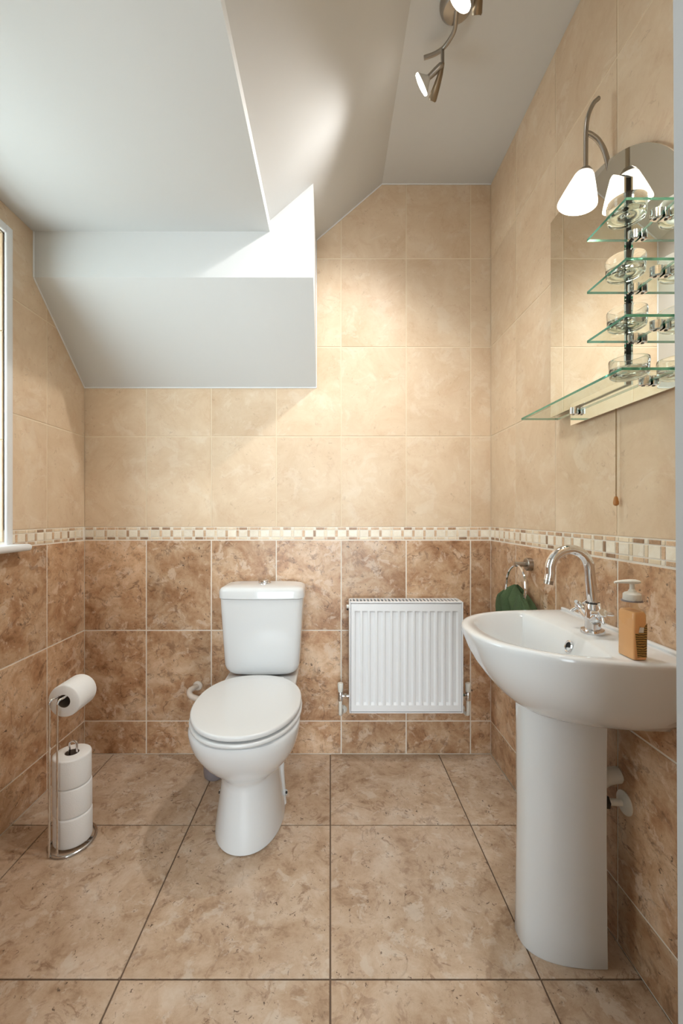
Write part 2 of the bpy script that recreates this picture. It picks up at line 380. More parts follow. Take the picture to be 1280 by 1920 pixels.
# left wall with the window opening
WY0, WY1, WZ0, WZ1 = 0.760, 1.404, 0.950, 1.987
bm = B(); x0, x1 = XL-0.22, XL-REC
box(bm, x0, x1, YF-0.12, YB+0.12, -0.05, WZ0); box(bm, x0, x1, YF-0.12, YB+0.12, WZ1, 2.7)
box(bm, x0, x1, WY1, YB+0.12, WZ0, WZ1); box(bm, x0, x1, YF-0.12, WY0, WZ0, WZ1)
wall_left = tag(obj('wall_left', bm, M_GROUT, smooth=False), 'tiled left wall with a window opening, cream above and brown below', 'wall', kind='structure')
us = [YF, 0.7595, 1.0445, 1.3295, 1.6145, YB+REC]
for a, b_, c, d in cells(us, LOW): tile(wall_left, 'left', rect(a, b_, c, d), XL, M_LO)
ends = [0.9975, 1.396, 1.789, SZ+0.02]
for a, b_, c, d in cells(us, ends):
    p = rect(a, b_, c, min(d, SZ))
    if a > 1.6: p = clip(p, lambda q: slope_z(q[0])-q[1])
    elif a > 1.3:
        if c > 1.7:
            p = [(WY1, c), (b_, c), (b_, slope_z(b_)), (BY, BZ1), (BY, SZ), (a, SZ), (a, WZ1), (WY1, WZ1)]
        else: p = clip(p, lambda q: q[0]-WY1)
    elif a > 0.7:
        p = clip(p, lambda q: q[1]-WZ1)
    if len(p) > 2: tile(wall_left, 'left', p, XL, M_UP)
mosaic(wall_left, 'left', XL, 1.412, YB)
mosaic(wall_left, 'left', XL, YF, WY0-0.01)
for z0, z1 in ((0.96, 1.30), (1.30, 1.66), (1.66, 1.985)):
    tile(wall_left, 'back', rect(XL-0.16, XL-0.004, z0+0.002, z1-0.002), WY1-0.0065, M_UP)

bm = B(); box(bm, XR+REC, XR+0.12, YF-0.12, YB+0.12, -0.05, 2.7)
wall_right = tag(obj('wall_right', bm, M_GROUT, smooth=False), 'tiled right wall behind the basin and mirror, cream above brown', 'wall', kind='structure')
us = [-(YB+REC), -1.6095, -1.3245, -1.0395, -0.7545, -YF]
for a, b_, c, d in cells(us, LOW): tile(wall_right, 'right', rect(a, b_, c, d), XR, M_LO)
for a, b_, c, d in cells(us, UPP): tile(wall_right, 'right', rect(a, b_, c, d), XR, M_UP)
mosaic(wall_right, 'right', XR, -YB, -YF)

# wall with the doorway the photographer looks through
DX0, DX1, DH = -0.56, 0.388, 2.02
bm = B()
box(bm, XL-0.2, DX0-0.03, YF-0.12, YF, -0.05, 2.7); box(bm, DX1+0.03, XR+0.12, YF-0.12, YF, -0.05, 2.7)
box(bm, DX0-0.03, DX1+0.03, YF-0.12, YF, DH+0.03, 2.7)
wall_front = tag(obj('wall_front', bm, M_GROUT, smooth=False), 'tiled wall around the doorway at the near end of room', 'wall', kind='structure')
for us in ([-(XR), -(DX1+0.036)], [-(DX0-0.034), -(DX0-0.034)+0.243, -XL]):
    for a, b_, c, d in cells(us, LOW): tile(wall_front, 'front', rect(a, b_, c, d), YF+0.002, M_LO)
    for a, b_, c, d in cells(us, UPP[:3]): tile(wall_front, 'front', rect(a, b_, c, d), YF+0.002, M_UP)
door = thing('door_1', (DX1, YF, 0), 'white door lining, a pale strip along the right edge', 'door frame', kind='structure')
bm = B(); loft(bm, [[(DX1+0.004, YF-0.13, 0), (DX1+0.03, YF-0.13, 0), (DX1+0.03, YF+0.004, 0), (DX1+0.004, YF+0.004, 0)],
                    [(DX1-0.006, YF-0.13, DH), (DX1+0.03, YF-0.13, DH), (DX1+0.03, YF+0.004, DH), (DX1-0.006, YF+0.004, DH)]])
obj('jamb', bm, M_JAMB, door, smooth=False)
bm = B(); box(bm, DX0-0.03, DX0, YF-0.13, YF+0.004, 0, DH); obj('jamb', bm, M_JAMB, door, smooth=False)
bm = B(); box(bm, DX0-0.03, DX1+0.03, YF-0.13, YF+0.004, DH, DH+0.03); obj('head_lining', bm, M_JAMB, door, smooth=False)

# floor
bm = B(); box(bm, XL-0.2, XR+0.2, YF-0.13, YB+0.12, -0.08, -0.003)
floor = tag(obj('floor', bm, M_FGROUT, smooth=False), 'stone look floor of large square beige tiles with dark joints', 'floor', kind='structure')
GJW, GJ = GJ, 0.0042
for a, b_, c, d in cells([XL-REC, -0.952, -0.476, 0.0, 0.476, XR+REC], [YF-0.12, 0.481, 0.957, 1.433, YB+GJ/2]):
    tile(floor, 'floor', rect(a, b_, c, d), 0.0, M_FL, thick=0.008)
bm = B(); box(bm, -1.3, 0.9, -3.2, YF-0.13, -0.08, -0.002); obj('hall_screed', bm, M_HALL, floor, smooth=False)
GJ = GJW
# added passage shell, open at its far end, to dim light through the doorway
bm = B(); box(bm, -1.3, -1.2, -3.2, YF-0.13, -0.08, 2.45); box(bm, 0.9, 1.0, -3.2, YF-0.13, -0.08, 2.45); box(bm, -1.3, 1.0, -3.2, YF-0.13, 2.45, 2.55)
tag(obj('hall_light_shield', bm, M_HALLW, smooth=False), 'unseen passage walls and ceiling added to dim light through the doorway', 'wall', kind='structure')

# ceiling: flat part, slope and low soffit in one skin, sloping bulkhead in the corner
bm = B(); prism(bm, [(XL-0.22, SZ), (SX, SZ), (SX, ZS), (RX, ZC), (XR+0.12, ZC), (XR+0.12, 2.75), (XL-0.22, 2.75)], 1, YF-0.12, YB+0.12)
ceiling = tag(obj('ceiling', bm, M_PAINT, smooth=False), 'white painted ceiling with a slope and a low soffit on the left', 'ceiling', kind='structure')
bm = B(); prism(bm, [(BY, BZ1), (YB, BZ0), (YB, 2.6), (BY, 2.6)], 0, XL, BX)
obj('bulkhead', bm, M_PAINT, ceiling, smooth=False)

def bead(a, b_):
    bm = B(); tube(bm, [a, b_], 0.0032, 8); obj('sealant_bead', bm, M_GLOSSW, ceiling)
bead((XL, YB-0.001, BZ0), (BX, YB-0.001, BZ0)); bead((XL+0.001, YB, BZ0), (XL+0.001, BY, BZ1)); bead((XL+0.001, BY, BZ1), (XL+0.001, BY, SZ))
bead((BX, YB-0.001, BZ0), (BX, YB-0.001, ZC-SLOPE*(RX-BX))); bead((BX, YB-0.001, ZC-SLOPE*(RX-BX)), (RX, YB-0.001, ZC)); bead((RX, YB-0.001, ZC), (XR, YB-0.001, ZC))
# ------------------------------------------------------------------ window
win = thing('window_1', (XL, 1.08, WZ0), 'white framed window in the left wall, cropped by the left edge', 'window', kind='structure')
def strip(y0, y1, z0, z1):
    bm = B(); box(bm, XL-0.002, XL+0.009, y0, y1, z0, z1, 0.004, 3); return bm
obj('trim', strip(WY1-0.002, WY1+0.026, WZ0, WZ1+0.028), M_GLOSSW, win)
obj('trim', strip(WY0-0.026, WY0+0.002, WZ0, WZ1+0.028), M_GLOSSW, win)
obj('trim', strip(WY0+0.002, WY1-0.002, WZ1, WZ1+0.028), M_GLOSSW, win)
bm = B(); box(bm, XL-0.19, XL+0.055, WY0-0.03, 1.462, 0.928, 0.952, 0.011, 4); obj('window_sill', bm, M_GLOSSW, win)
bm = B(); xf0, xf1 = XL-0.205, XL-0.165
for q in ((WY0, WY1, WZ0, WZ0+0.05), (WY0, WY1, WZ1-0.05, WZ1), (WY0, WY0+0.05, WZ0+0.05, WZ1-0.05), (WY1-0.05, WY1, WZ0+0.05, WZ1-0.05), (WY0+0.05, WY1-0.05, 1.66, 1.70)):
    box(bm, xf0, xf1, *q, 0.004)
fr = obj('window_frame', bm, M_GLOSSW, win)
for z0, z1 in ((WZ0+0.05, 1.66), (1.70, WZ1-0.05)):
    bm = B(); box(bm, XL-0.188, XL-0.182, WY0+0.05, WY1-0.05, z0, z1); obj('pane', bm, M_PANE, fr, smooth=False)

# ------------------------------------------------------------------ toilet
TX = -0.277
def egg(yf, yb, w_, z, n=56, p=2.2, split=0.5, pb=None):
    """egg outline: front tip yf, back yb, half width w"""
    yc = yf+(yb-yf)*split; out = []
    for k in range(n):
        t = 2*PI*k/n; c, s = math.cos(t), math.sin(t); pp = p if s < 0 else (pb or p)
        x = w_*math.copysign(abs(c)**(2/pp), c); a = (yc-yf) if s < 0 else (yb-yc)
        out.append((TX+x, yc+a*math.copysign(abs(s)**(2/pp), s), z))
    return out
toilet = thing('toilet', (TX, 1.52, 0), 'white close coupled toilet with closed lid against the back wall', 'toilet')
bm = B()
prof = [(0.000, 1.306, 1.72, .108), (0.004, 1.298, 1.72, .116), (0.03, 1.300, 1.72, .114), (0.08, 1.312, 1.71, .107), (0.13, 1.322, 1.70, .100), (0.175, 1.328, 1.69, .094),
        (0.190, 1.330, 1.69, .092), (0.200, 1.326, 1.69, .096), (0.215, 1.314, 1.69, .110), (0.235, 1.292, 1.685, .127), (0.26, 1.265, 1.68, .144), (0.29, 1.238, 1.675, .159),
        (0.32, 1.217, 1.67, .169), (0.35, 1.202, 1.665, .175), (0.375, 1.195, 1.66, .177), (0.384, 1.197, 1.66, .175), (0.388, 1.205, 1.655, .168)]
loft(bm, [egg(a, b_, w_, z, p=2.15, split=(0.42 if z > 0.2 else 0.46), pb=(2.3 if z > 0.2 else 2.8)) for z, a, b_, w_ in prof])
# rear of the pan and the platform the cistern sits on
def rr(xc, hw, y0, y1, z, r=0.03, n=6, bow=0.0):
    out = []
    for cx, cy, a0 in ((xc+hw-r, y1-r, 0), (xc-hw+r, y1-r, PI/2), (xc-hw+r, y0+r, PI), (xc+hw-r, y0+r, 1.5*PI)):
        for k in range(n+1):
            a = a0+PI/2*k/n; x = cx+r*math.cos(a); y = cy+r*math.sin(a)
            if bow and y < (y0+y1)/2: y -= bow*(1-((x-xc)/hw)**2)
            out.append((x, y, z))
    if bow:
        m_ = []
        for k in range(9):
            x = xc-hw+r+(2*hw-2*r)*(k+1)/10; m_.append((x, y0-bow*(1-((x-xc)/hw)**2), z))
        out = out[:3*(n+1)]+m_+out[3*(n+1):]
    return out
loft(bm, [rr(TX, 0.070, 1.52, 1.80, 0.0), rr(TX, 0.068, 1.52, 1.80, 0.20), rr(TX, 0.085, 1.50, 1.82, 0.30), rr(TX, 0.135, 1.50, 1.84, 0.355), rr(TX, 0.142, 1.50, 1.845, 0.375), rr(TX, 0.142, 1.50, 1.845, 0.396), rr(TX, 0.138, 1.504, 1.841, 0.400)])
# trapway rib down the right side
tube(bm, smooth_path([(TX+0.108, 1.56, 0.30), (TX+0.098, 1.555, 0.22), (TX+0.094, 1.535, 0.14), (TX+0.100, 1.525, 0.06), (TX+0.104, 1.52, 0.015)], 5), 0.016)
obj('pan', bm, M_CER, toilet, sharp=50)
for s in (-1, 1):
    bm = B(); lathe(bm, [(0.0, 0.0), (0.009, 0.0), (0.010, 0.004), (0.010, 0.012)], (TX+s*0.108, 1.520, 0.055), 16, (s*0.9, -0.4, 0.15)); cp = obj('bolt_cap', bm, M_CER, toilet)
    bm = B(); lathe(bm, [(0.0, 0.0), (0.0045, 0.0), (0.0045, 0.003), (0.0, 0.003)], Vector((TX+s*0.108, 1.520, 0.055))+0.012*Vector((s*0.9, -0.4, 0.15)).normalized(), 12, (s*0.9, -0.4, 0.15)); obj('bolt_hole', bm, M_DARK, cp)
def egglid(z0, z1, yf, yb, w_, r, dome):
    rings = []
    for k in range(5):
        a = PI/2*k/4; o = r*(1-math.sin(a)) if False else r*(1-math.cos(PI/2-a)); zz = z0+r*(1-math.cos(a)) if False else z0+r*math.sin(a)-0
        rings.append((o, zz))
    rings = [(r*(1-math.sin(PI/2*k/4)), z0+r*(1-math.cos(PI/2*k/4))) for k in range(5)]
    rings += [(r*(1-math.cos(PI/2*k/4)), z1-r+r*math.sin(PI/2*k/4)) for k in range(5)]
    out = [egg(yf+o, yb-o, w_-o, z, p=2.1, split=0.52, pb=2.25) for o, z in rings]
    for f, dz in ((0.75, 0.6), (0.5, 0.85), (0.25, 0.97), (0.02, 1.0)):
        yc = (yf+yb)/2; h = (yb-yf)/2-r
        out.append(egg(yc-h*f, yc+h*f, (w_-r)*f, z1+dome*dz, p=2.1, split=0.52, pb=2.25))
    return out
bm = B(); loft(bm, egglid(0.3918, 0.4048, 1.185, 1.655, 0.1815, 0.0055, 0.0003)); obj('seat_ring', bm, M_SEAT, toilet, sharp=60)
bm = B(); loft(bm, egglid(0.4105, 0.4265, 1.188, 1.655, 0.1785, 0.0060, 0.004)); obj('seat_lid', bm, M_SEAT, toilet, sharp=60)
for s in (-1, 1):
    bm = B(); tube(bm, [(TX+s*0.055, 1.664, 0.402), (TX+s*0.095, 1.664, 0.402)], 0.011, 14); box(bm, TX+s*0.075-0.014, TX+s*0.075+0.014, 1.655, 1.685, 0.3995, 0.404); obj('hinge', bm, M_SEAT, toilet)
# cistern: bowed front, rounded foot
bm = B(); rings = []
for z, hw, yf in [(0.4015, .095, 1.735), (0.4035, .112, 1.712), (0.409, .126, 1.700), (0.418, .139, 1.694), (0.430, .147, 1.690), (0.445, .1515, 1.687), (0.56, .1585, 1.683), (0.66, .1645, 1.680), (0.714, .1675, 1.679)]:
    rings.append(rr(TX, hw, yf+0.012, 1.846, z, 0.026, 6, 0.012))
loft(bm, rings); obj('cistern', bm, M_CER, toilet, sharp=50)
bm = B(); rings = []
for z, o in [(0.7155, 0.003), (0.717, 0.0), (0.744, 0.0), (0.752, 0.003), (0.758, 0.009), (0.7615, 0.020), (0.7645, 0.040), (0.766, 0.065)]:
    rings.append(rr(TX, 0.1715-o, 1.686+o*0.9, 1.849-o*0.35, z, 0.028-min(o, .014)*0.5, 6, 0.013))
loft(bm, rings); obj('cistern_lid', bm, M_CER, toilet, sharp=50)
bm = B(); lathe(bm, [(0.0265, -0.002), (0.0265, 0.004), (0.023, 0.008), (0.021, 0.006), (0.0, 0.0055)], (TX+0.003, 1.772, 0.7655), 32)
fb = obj('flush_button', bm, M_CHR, toilet)
bm = B(); lathe(bm, [(0.019, 0.0), (0.0185, 0.006), (0.013, 0.010), (0.0, 0.011)], (TX+0.003, 1.772, 0.7710), 24); obj('button_dome', bm, M_CHR, fb)

# pipe feeding the cistern
pipe = thing('water_pipe', (-0.585, YB, 0.295), 'white painted water pipe bending from the wall behind toilet', 'pipe')
bm = B(); tube(bm, smooth_path([(-0.582, YB+0.004, 0.301), (-0.592, 1.835, 0.301), (-0.602, 1.812, 0.297), (-0.595, 1.800, 0.283), (-0.570, 1.797, 0.272), (-0.530, 1.797, 0.262), (-0.48, 1.797, 0.258), (-0.445, 1.80, 0.275), (-0.432, 1.80, 0.335)], 6), [0.012]*49, 14); obj('elbow', bm, M_PIPE, pipe)
bm = B(); lathe(bm, [(0.0, 0.0), (0.021, 0.0), (0.020, 0.005), (0.014, 0.008), (0.0, 0.008)], (-0.582, YB, 0.301), 24, (0, -1, 0)); obj('wall_collar', bm, M_PIPE, pipe)
bm = B(); lathe(bm, [(0.0, -0.014), (0.010, -0.014), (0.013, -0.010), (0.013, 0.010), (0.009, 0.013), (0.0, 0.013)], (-0.515, 1.80, 0.292), 6); tube(bm, [(-0.515, 1.80, 0.262), (-0.515, 1.80, 0.30)], 0.006); obj('isolating_valve', bm, M_CHR, pipe)

# toilet brush pot behind the pan
pot = thing('brush_pot', (-0.466, 1.705, 0), 'grey toilet brush pot half hidden behind the toilet', 'brush pot')
bm = B(); lathe(bm, [(0.0, 0.0), (0.036, 0.0), (0.041, 0.006), (0.043, 0.02), (0.046, 0.115), (0.043, 0.120), (0.020, 0.122), (0.0, 0.122)], (-0.466, 1.705, 0.0), 32); obj('pot', bm, M_GREY, pot)
bm = B(); lathe(bm, [(0.0, 0.118), (0.007, 0.118), (0.006, 0.19), (0.008, 0.20), (0.0, 0.205)], (-0.466, 1.705, 0.0), 16); obj('handle', bm, M_GREY, pot)

# ------------------------------------------------------------------ radiator
rad = thing('radiator', (0.315, 1.80, 0.228), 'white ribbed panel radiator on the back wall beside the basin', 'radiator')
rx0, rx1, rz0, rz1, ry = 0.080, 0.551, 0.228, 0.690, 1.757
xs = [rx0+0.006]; ng = 14; pitch = 0.0312; gx = rx0+(rx1-rx0-ng*pitch)/2
st = []
for i in range(ng):
    g = gx+i*pitch; st += [(g+0.004, 0), (g+0.010, 1), (g+0.022, 1), (g+0.028, 0)]
cols_ = [(rx0+0.006, 0)]+st+[(rx1-0.006, 0)]
rows_ = [(rz0+0.006, 0), (rz0+0.032, 0), (rz0+0.042, 1), (rz1-0.045, 1), (rz1-0.038, 0), (rz1-0.008, 0)]
bm = B(); G = [[bm.verts.new((x, ry+0.0075*a*b_, z)) for x, a in cols_] for z, b_ in rows_]
for r0, r1 in zip(G, G[1:]):
    for i in range(len(r0)-1): bm.faces.new((r0[i], r0[i+1], r1[i+1], r1[i]))
edge = [G[0][i] for i in range(len(cols_))]+[G[j][-1] for j in range(1, len(rows_))]+[G[-1][i] for i in range(len(cols_)-2, -1, -1)]+[G[j][0] for j in range(len(rows_)-2, 0, -1)]
bk = [bm.verts.new((v.co.x, ry+0.016, v.co.z)) for v in edge]
for i in range(len(edge)):
    j = (i+1) % len(edge); bm.faces.new((edge[i], edge[j], bk[j], bk[i]))
bm.faces.new(bk[::-1])
obj('ribbed_panel', bm, M_RAD, rad, sharp=30)
for xa, xb in ((rx0-0.001, rx0+0.0045), (rx1-0.0045, rx1+0.001)):
    bm = B(); box(bm, xa, xb, ry-0.003, 1.833, rz0, rz1, 0.0018); obj('side_panel', bm, M_RAD, rad)
bm = B(); box(bm, rx0+0.006, rx1-0.006, ry+0.017, 1.826, rz0+0.002, rz1-0.012); obj('dark_filler', bm, M_DARK, rad, smooth=False)  # dark box, its colour stands in for the shade behind the grille
bm = B(); box(bm, rx0+0.005, rx1-0.005, 1.827, 1.831, rz0, rz1-0.003); obj('back_panel', bm, M_RAD, rad)
bm = B(); box(bm, rx0+0.0045, rx1-0.0045, ry-0.002, ry+0.012, rz1-0.006, rz1+0.001, 0.002); box(bm, rx0+0.0045, rx1-0.0045, ry+0.062, ry+0.075, rz1-0.003, rz1+0.001)
nb = 30
for i in range(nb+1):
    x = rx0+0.012+(rx1-rx0-0.024)*i/nb; hw = 0.0034
    box(bm, x-hw, x+hw, ry+0.012, ry+0.062, rz1-0.002, rz1+0.001)
tag(obj('top_grille', bm, M_RAD, rad, smooth=False), kind='stuff')
bm = B(); box(bm, rx0+0.005, rx1-0.005, ry, ry+0.05, rz0-0.001, rz0+0.003); obj('bottom_rail', bm, M_RAD, rad, smooth=False)
for x in (0.18, 0.45):
    bm = B(); box(bm, x-0.012, x+0.012, 1.8315, YB, 0.30, 0.62); obj('wall_bracket', bm, M_RAD, rad, smooth=False)
bm = B(); lathe(bm, [(0.0, 0.0), (0.008, 0.0), (0.008, 0.010), (0.0, 0.010)], (rx0-0.001, 1.79, 0.664), 14, (-1, 0, 0)); bl = obj('bleed_valve', bm, M_PLAS, rad)
bm = B(); lathe(bm, [(0.0, 0.0), (0.004, 0.0), (0.004, 0.006), (0.0, 0.006)], (rx0-0.006, 1.786, 0.655), 10, (-0.3, 0, -1)); obj('bleed_nozzle', bm, M_DARK, bl)
for s, xv in ((-1, 0.043), (1, 0.586)):
    yv = 1.800
    bm = B(); lathe(bm, [(0.0, 0.262), (0.010, 0.262), (0.011, 0.268), (0.011, 0.293), (0.008, 0.299), (0.0, 0.299)], (xv, yv, 0), 16)
    tube(bm, [(xv, yv, 0.281), (rx0+0.002 if s < 0 else rx1-0.002, yv, 0.281)], 0.008); lathe(bm, [(0.012, 0), (0.012, 0.010)], (xv-s*0.016, yv, 0.281), 6, (-s, 0, 0), True, True)
    v = obj('valve', bm, M_CHR, rad)
    bm = B(); lathe(bm, [(0.0, 0.299), (0.0095, 0.299), (0.0105, 0.304), (0.0125, 0.331), (0.011, 0.336), (0.0, 0.337)], (xv, yv, 0), 20); obj('valve_cap', bm, M_PLAS, v)
    bm = B(); tube(bm, smooth_path([(xv, yv, 0.263), (xv, yv, 0.215), (xv, yv+0.004, 0.202), (xv-s*0.004, yv+0.020, 0.198), (xv-s*0.012, YB, 0.198)], 5), 0.0075, 12); obj('tail_pipe', bm, M_PLAS, v)
    bm = B(); lathe(bm, [(0.0, 0.0), (0.019, 0.0), (0.018, 0.005), (0.009, 0.012), (0.0, 0.012)], (xv-s*0.012, YB, 0.198), 24, (0, -1, 0)); obj('pipe_collar', bm, M_PLAS, v)

# ------------------------------------------------------------------ toilet roll stand and rolls
SXc, SYc = -0.830, 1.365
stand = thing('toilet_roll_stand', (SXc, SYc, 0), 'chrome wire toilet roll stand on the floor by left wall', 'roll stand')
bm = B(); ringtube(bm, [(SXc+0.064*math.cos(2*PI*k/48), SYc+0.074*math.sin(2*PI*k/48), 0.0045) for k in range(48)], 0.0042)
tube(bm, [(SXc-0.063, SYc+0.008, 0.0045), (SXc+0.063, SYc+0.008, 0.0045)], 0.0035, 8); tube(bm, [(SXc-0.063, SYc-0.008, 0.0045), (SXc+0.063, SYc-0.008, 0.0045)], 0.0035, 8)
obj('base_ring', bm, M_WIRE, stand)
for dx in (-0.0255, -0.0005):
    x = SXc+dx-0.004
    bm = B(); tube(bm, smooth_path([(x, SYc-0.071, 0.004), (x, SYc-0.071, 0.20), (x, SYc-0.071, 0.44), (x, SYc-0.071, 0.472), (x+0.004, SYc-0.066, 0.482), (x+0.010, SYc-0.05, 0.4845), (x+0.012, SYc+0.02, 0.4845), (x+0.012, SYc+0.055, 0.4845)], 6), 0.0034, 10); obj('upright', bm, M_CHR, stand)
bm = B(); tube(bm, smooth_path([(SXc-0.0175, SYc+0.055, 0.4845), (SXc-0.012, SYc+0.062, 0.4845), (SXc+0.0015, SYc+0.062, 0.4845), (SXc+0.0075, SYc+0.055, 0.4845)], 5), 0.0034, 10); obj('arm_end', bm, M_CHR, stand)
bm = B(); tube(bm, [(SXc-0.012, SYc, 0.004), (SXc-0.012, SYc, 0.312)]+[(SXc-0.012*math.cos(a), SYc, 0.312+0.010*math.sin(a)) for a in (0.5, 1.0, 1.57, 2.14, 2.64)]+[(SXc+0.012, SYc, 0.312), (SXc+0.012, SYc, 0.004)], 0.0034, 10); obj('spare_hoop', bm, M_CHR, stand)
def roll(loc, axis, R, rc, h, label, group):
    r = thing('toilet_roll', loc, label, 'toilet roll', group)
    ax = Vector(axis); bm = B(); lathe(bm, [(rc, 0.0), (R-0.004, 0.0), (R-0.001, 0.002), (R, 0.006), (R, h-0.006), (R-0.001, h-0.002), (R-0.004, h), (rc, h), (rc, 0.0)], loc, 48, ax); obj('paper', bm, M_PAPER, r, sharp=50)
    bm = B(); lathe(bm, [(rc-0.0015, 0.001), (rc-0.0002, 0.001), (rc-0.0002, h-0.001), (rc-0.0015, h-0.001), (rc-0.0015, 0.001)], loc, 32, ax); obj('core', bm, M_CARD, r)
    return r
SG = 'spare toilet rolls stacked on the wire stand'
r0 = roll((SXc, SYc, 0.010), (0, 0, 1), 0.0555, 0.021, 0.0915, 'white toilet roll lowest of the three on wire stand', SG)
dup(r0, (SXc-0.0015, SYc+0.001, 0.1020), 'white toilet roll in the middle of the stack of three', SG)
dup(r0, (SXc-0.003, SYc, 0.1940), 'white toilet roll topmost of the standing stack of three', SG)
roll((SXc-0.003, 1.322, 0.4680), (0, 1, 0), 0.0505, 0.0205, 0.098, 'white toilet roll lying on the top arm of the stand', None)

# ------------------------------------------------------------------ basin
BC = (0.47, 1.032)
def radial(poly, th):
    """hit of the ray from BC at angle th with a closed polygon"""
    dx, dy = math.cos(th), math.sin(th); best = 0.0
    for i in range(len(poly)):
        ax, ay = poly[i][0]-BC[0], poly[i][1]-BC[1]; bx, by = poly[(i+1) % len(poly)][0]-BC[0], poly[(i+1) % len(poly)][1]-BC[1]
        ex, ey = bx-ax, by-ay; den = dx*ey-dy*ex
        if abs(den) < 1e-12: continue
        t = (ax*ey-ay*ex)/den; s = (ax*dy-ay*dx)/den
        if t > 0 and -1e-9 <= s <= 1+1e-9: best = max(best, t)
    return (BC[0]+dx*best, BC[1]+dy*best)
def dshape(xr, xf, hw, p=2.25, bulge=0.0, n=72, rc=0.02):
    out = []
    for k in range(n+1):
        t = PI*k/n; c, s = math.cos(t), math.sin(t)
        out.append((xr-(xr-xf)*abs(s)**(2/p), BC[1]+hw*math.copysign(abs(c)**(2/p), c)))
    if bulge:
        for k in range(1, 12):
            u = -1+2*k/12; out.append((xr+bulge*(1-u*u), BC[1]+hw*u))
    return out
NB_ = 120
ANG = [2*PI*k/NB_ for k in range(NB_)]
def bring(poly, z):
    pts = []
    for a in ANG:
        x, y = radial(poly, a); pts.append((x, y, z(x, y) if callable(z) else z))
    return pts
basin = thing('wash_basin', (0.70, BC[1], 0.77), 'white ceramic wash basin with curved front on the right wall', 'basin')
XW = XR-0.002
def rimz(x, y): return 0.768+0.004*max(0, min(1, (0.60-x)/0.2))
outer = [(0.5855, .475, .110, 2.2), (0.592, .460, .135, 2.2), (0.606, .438, .165, 2.2), (0.628, .412, .192, 2.25), (0.655, .388, .212, 2.3), (0.685, .366, .2245, 2.35), (0.715, .349, .2325, 2.35), (0.745, .337, .2370, 2.35), (0.757, .333, .2380, 2.35)]
rings = [bring(dshape(XW, xf, hw, p), z) for z, xf, hw, p in outer]
for o, dz in ((0.0, -0.006), (0.002, -0.002), (0.006, 0.0), (0.012, 0.0005)):
    rings.append(bring(dshape(XW-0.0005*o, .332+o, .2385-o, 2.35), lambda x, y, dz=dz: rimz(x, y)+dz))
# inside of the bowl
inn = [(0.560, .364, .196, 0.004), (0.557, .368, .192, -0.001), (0.553, .374, .186, -0.010)]
for xr, xf, hw, dz in inn: rings.append(bring(dshape(xr, xf, hw, 2.3, 0.022), lambda x, y, dz=dz: rimz(x, y)-0.004+dz))
for z, xr, xf, hw in ((0.735, .546, .386, .174), (0.705, .538, .400, .155), (0.675, .527, .416, .128), (0.655, .515, .432, .098), (0.645, .502, .446, .062), (0.641, .492, .452, .028)):
    rings.append(bring(dshape(xr, xf, hw, 2.2, 0.022*hw/.19), z))
bm = B(); loft(bm, rings); obj('bowl', bm, M_CER, basin, sharp=60)
# rear upstand along the wall
bm = B(); box(bm, XW-0.014, XW, BC[1]-0.236, BC[1]+0.236, 0.764, 0.776, 0.004, 3); obj('upstand', bm, M_CER, basin)
bm = B(); d_ = Vector((-1, 0, 0.28)); c_ = Vector((0.5655, 1.003, 0.738))
lathe(bm, [(0.0105, -0.004), (0.0145, -0.001), (0.0150, 0.002), (0.0125, 0.0035), (0.0105, 0.002), (0.0100, -0.003)], c_, 28, d_); ov = obj('overflow_ring', bm, M_CHR, basin)
bm = B(); lathe(bm, [(0.0, -0.001), (0.0104, -0.001), (0.0104, -0.004), (0.0, -0.004)], c_, 24, d_); obj('overflow_hole', bm, M_DARK, ov)
bm = B(); lathe(bm, [(0.0, 0.003), (0.018, 0.003), (0.021, 0.001), (0.021, -0.002), (0.0, -0.002)], (0.472, BC[1], 0.6425), 28); obj('drain', bm, M_CHR, basin)

ped = thing('basin_pedestal', (0.60, 1.055, 0), 'white half round ceramic pedestal standing under the wash basin', 'pedestal')
bm = B(); rings = []
for z, s in ((0.0, 0.0), (0.004, 0.002), (0.06, 0.0), (0.30, -0.003), (0.50, -0.002), (0.584, 0.0)):
    pts = []
    for k in range(41):
        t = PI*k/40; c, q = math.cos(t), math.sin(t); pts.append((0.640-(0.172+s)*abs(q)**(2/2.5), 1.055+(0.078+s)*math.copysign(abs(c)**(2/2.5), c), z))
    inn_ = [(0.640-(0.158+s)*abs(math.sin(t))**(2/2.5), 1.055+(0.066+s)*math.copysign(abs(math.cos(t))**(2/2.5), math.cos(t)), z) for t in [PI*k/40 for k in range(40, -1, -1)]]
    rings.append(pts+inn_)
loft(bm, rings, False, False)
for r_ in (0, len(rings)-1):
    bm.verts.ensure_lookup_table(); base = r_*82
    for k in range(40): bm.faces.new((bm.verts[base+k], bm.verts[base+k+1], bm.verts[base+81-k-1], bm.verts[base+81-k]))
obj('shell', bm, M_CER, ped, sharp=50)

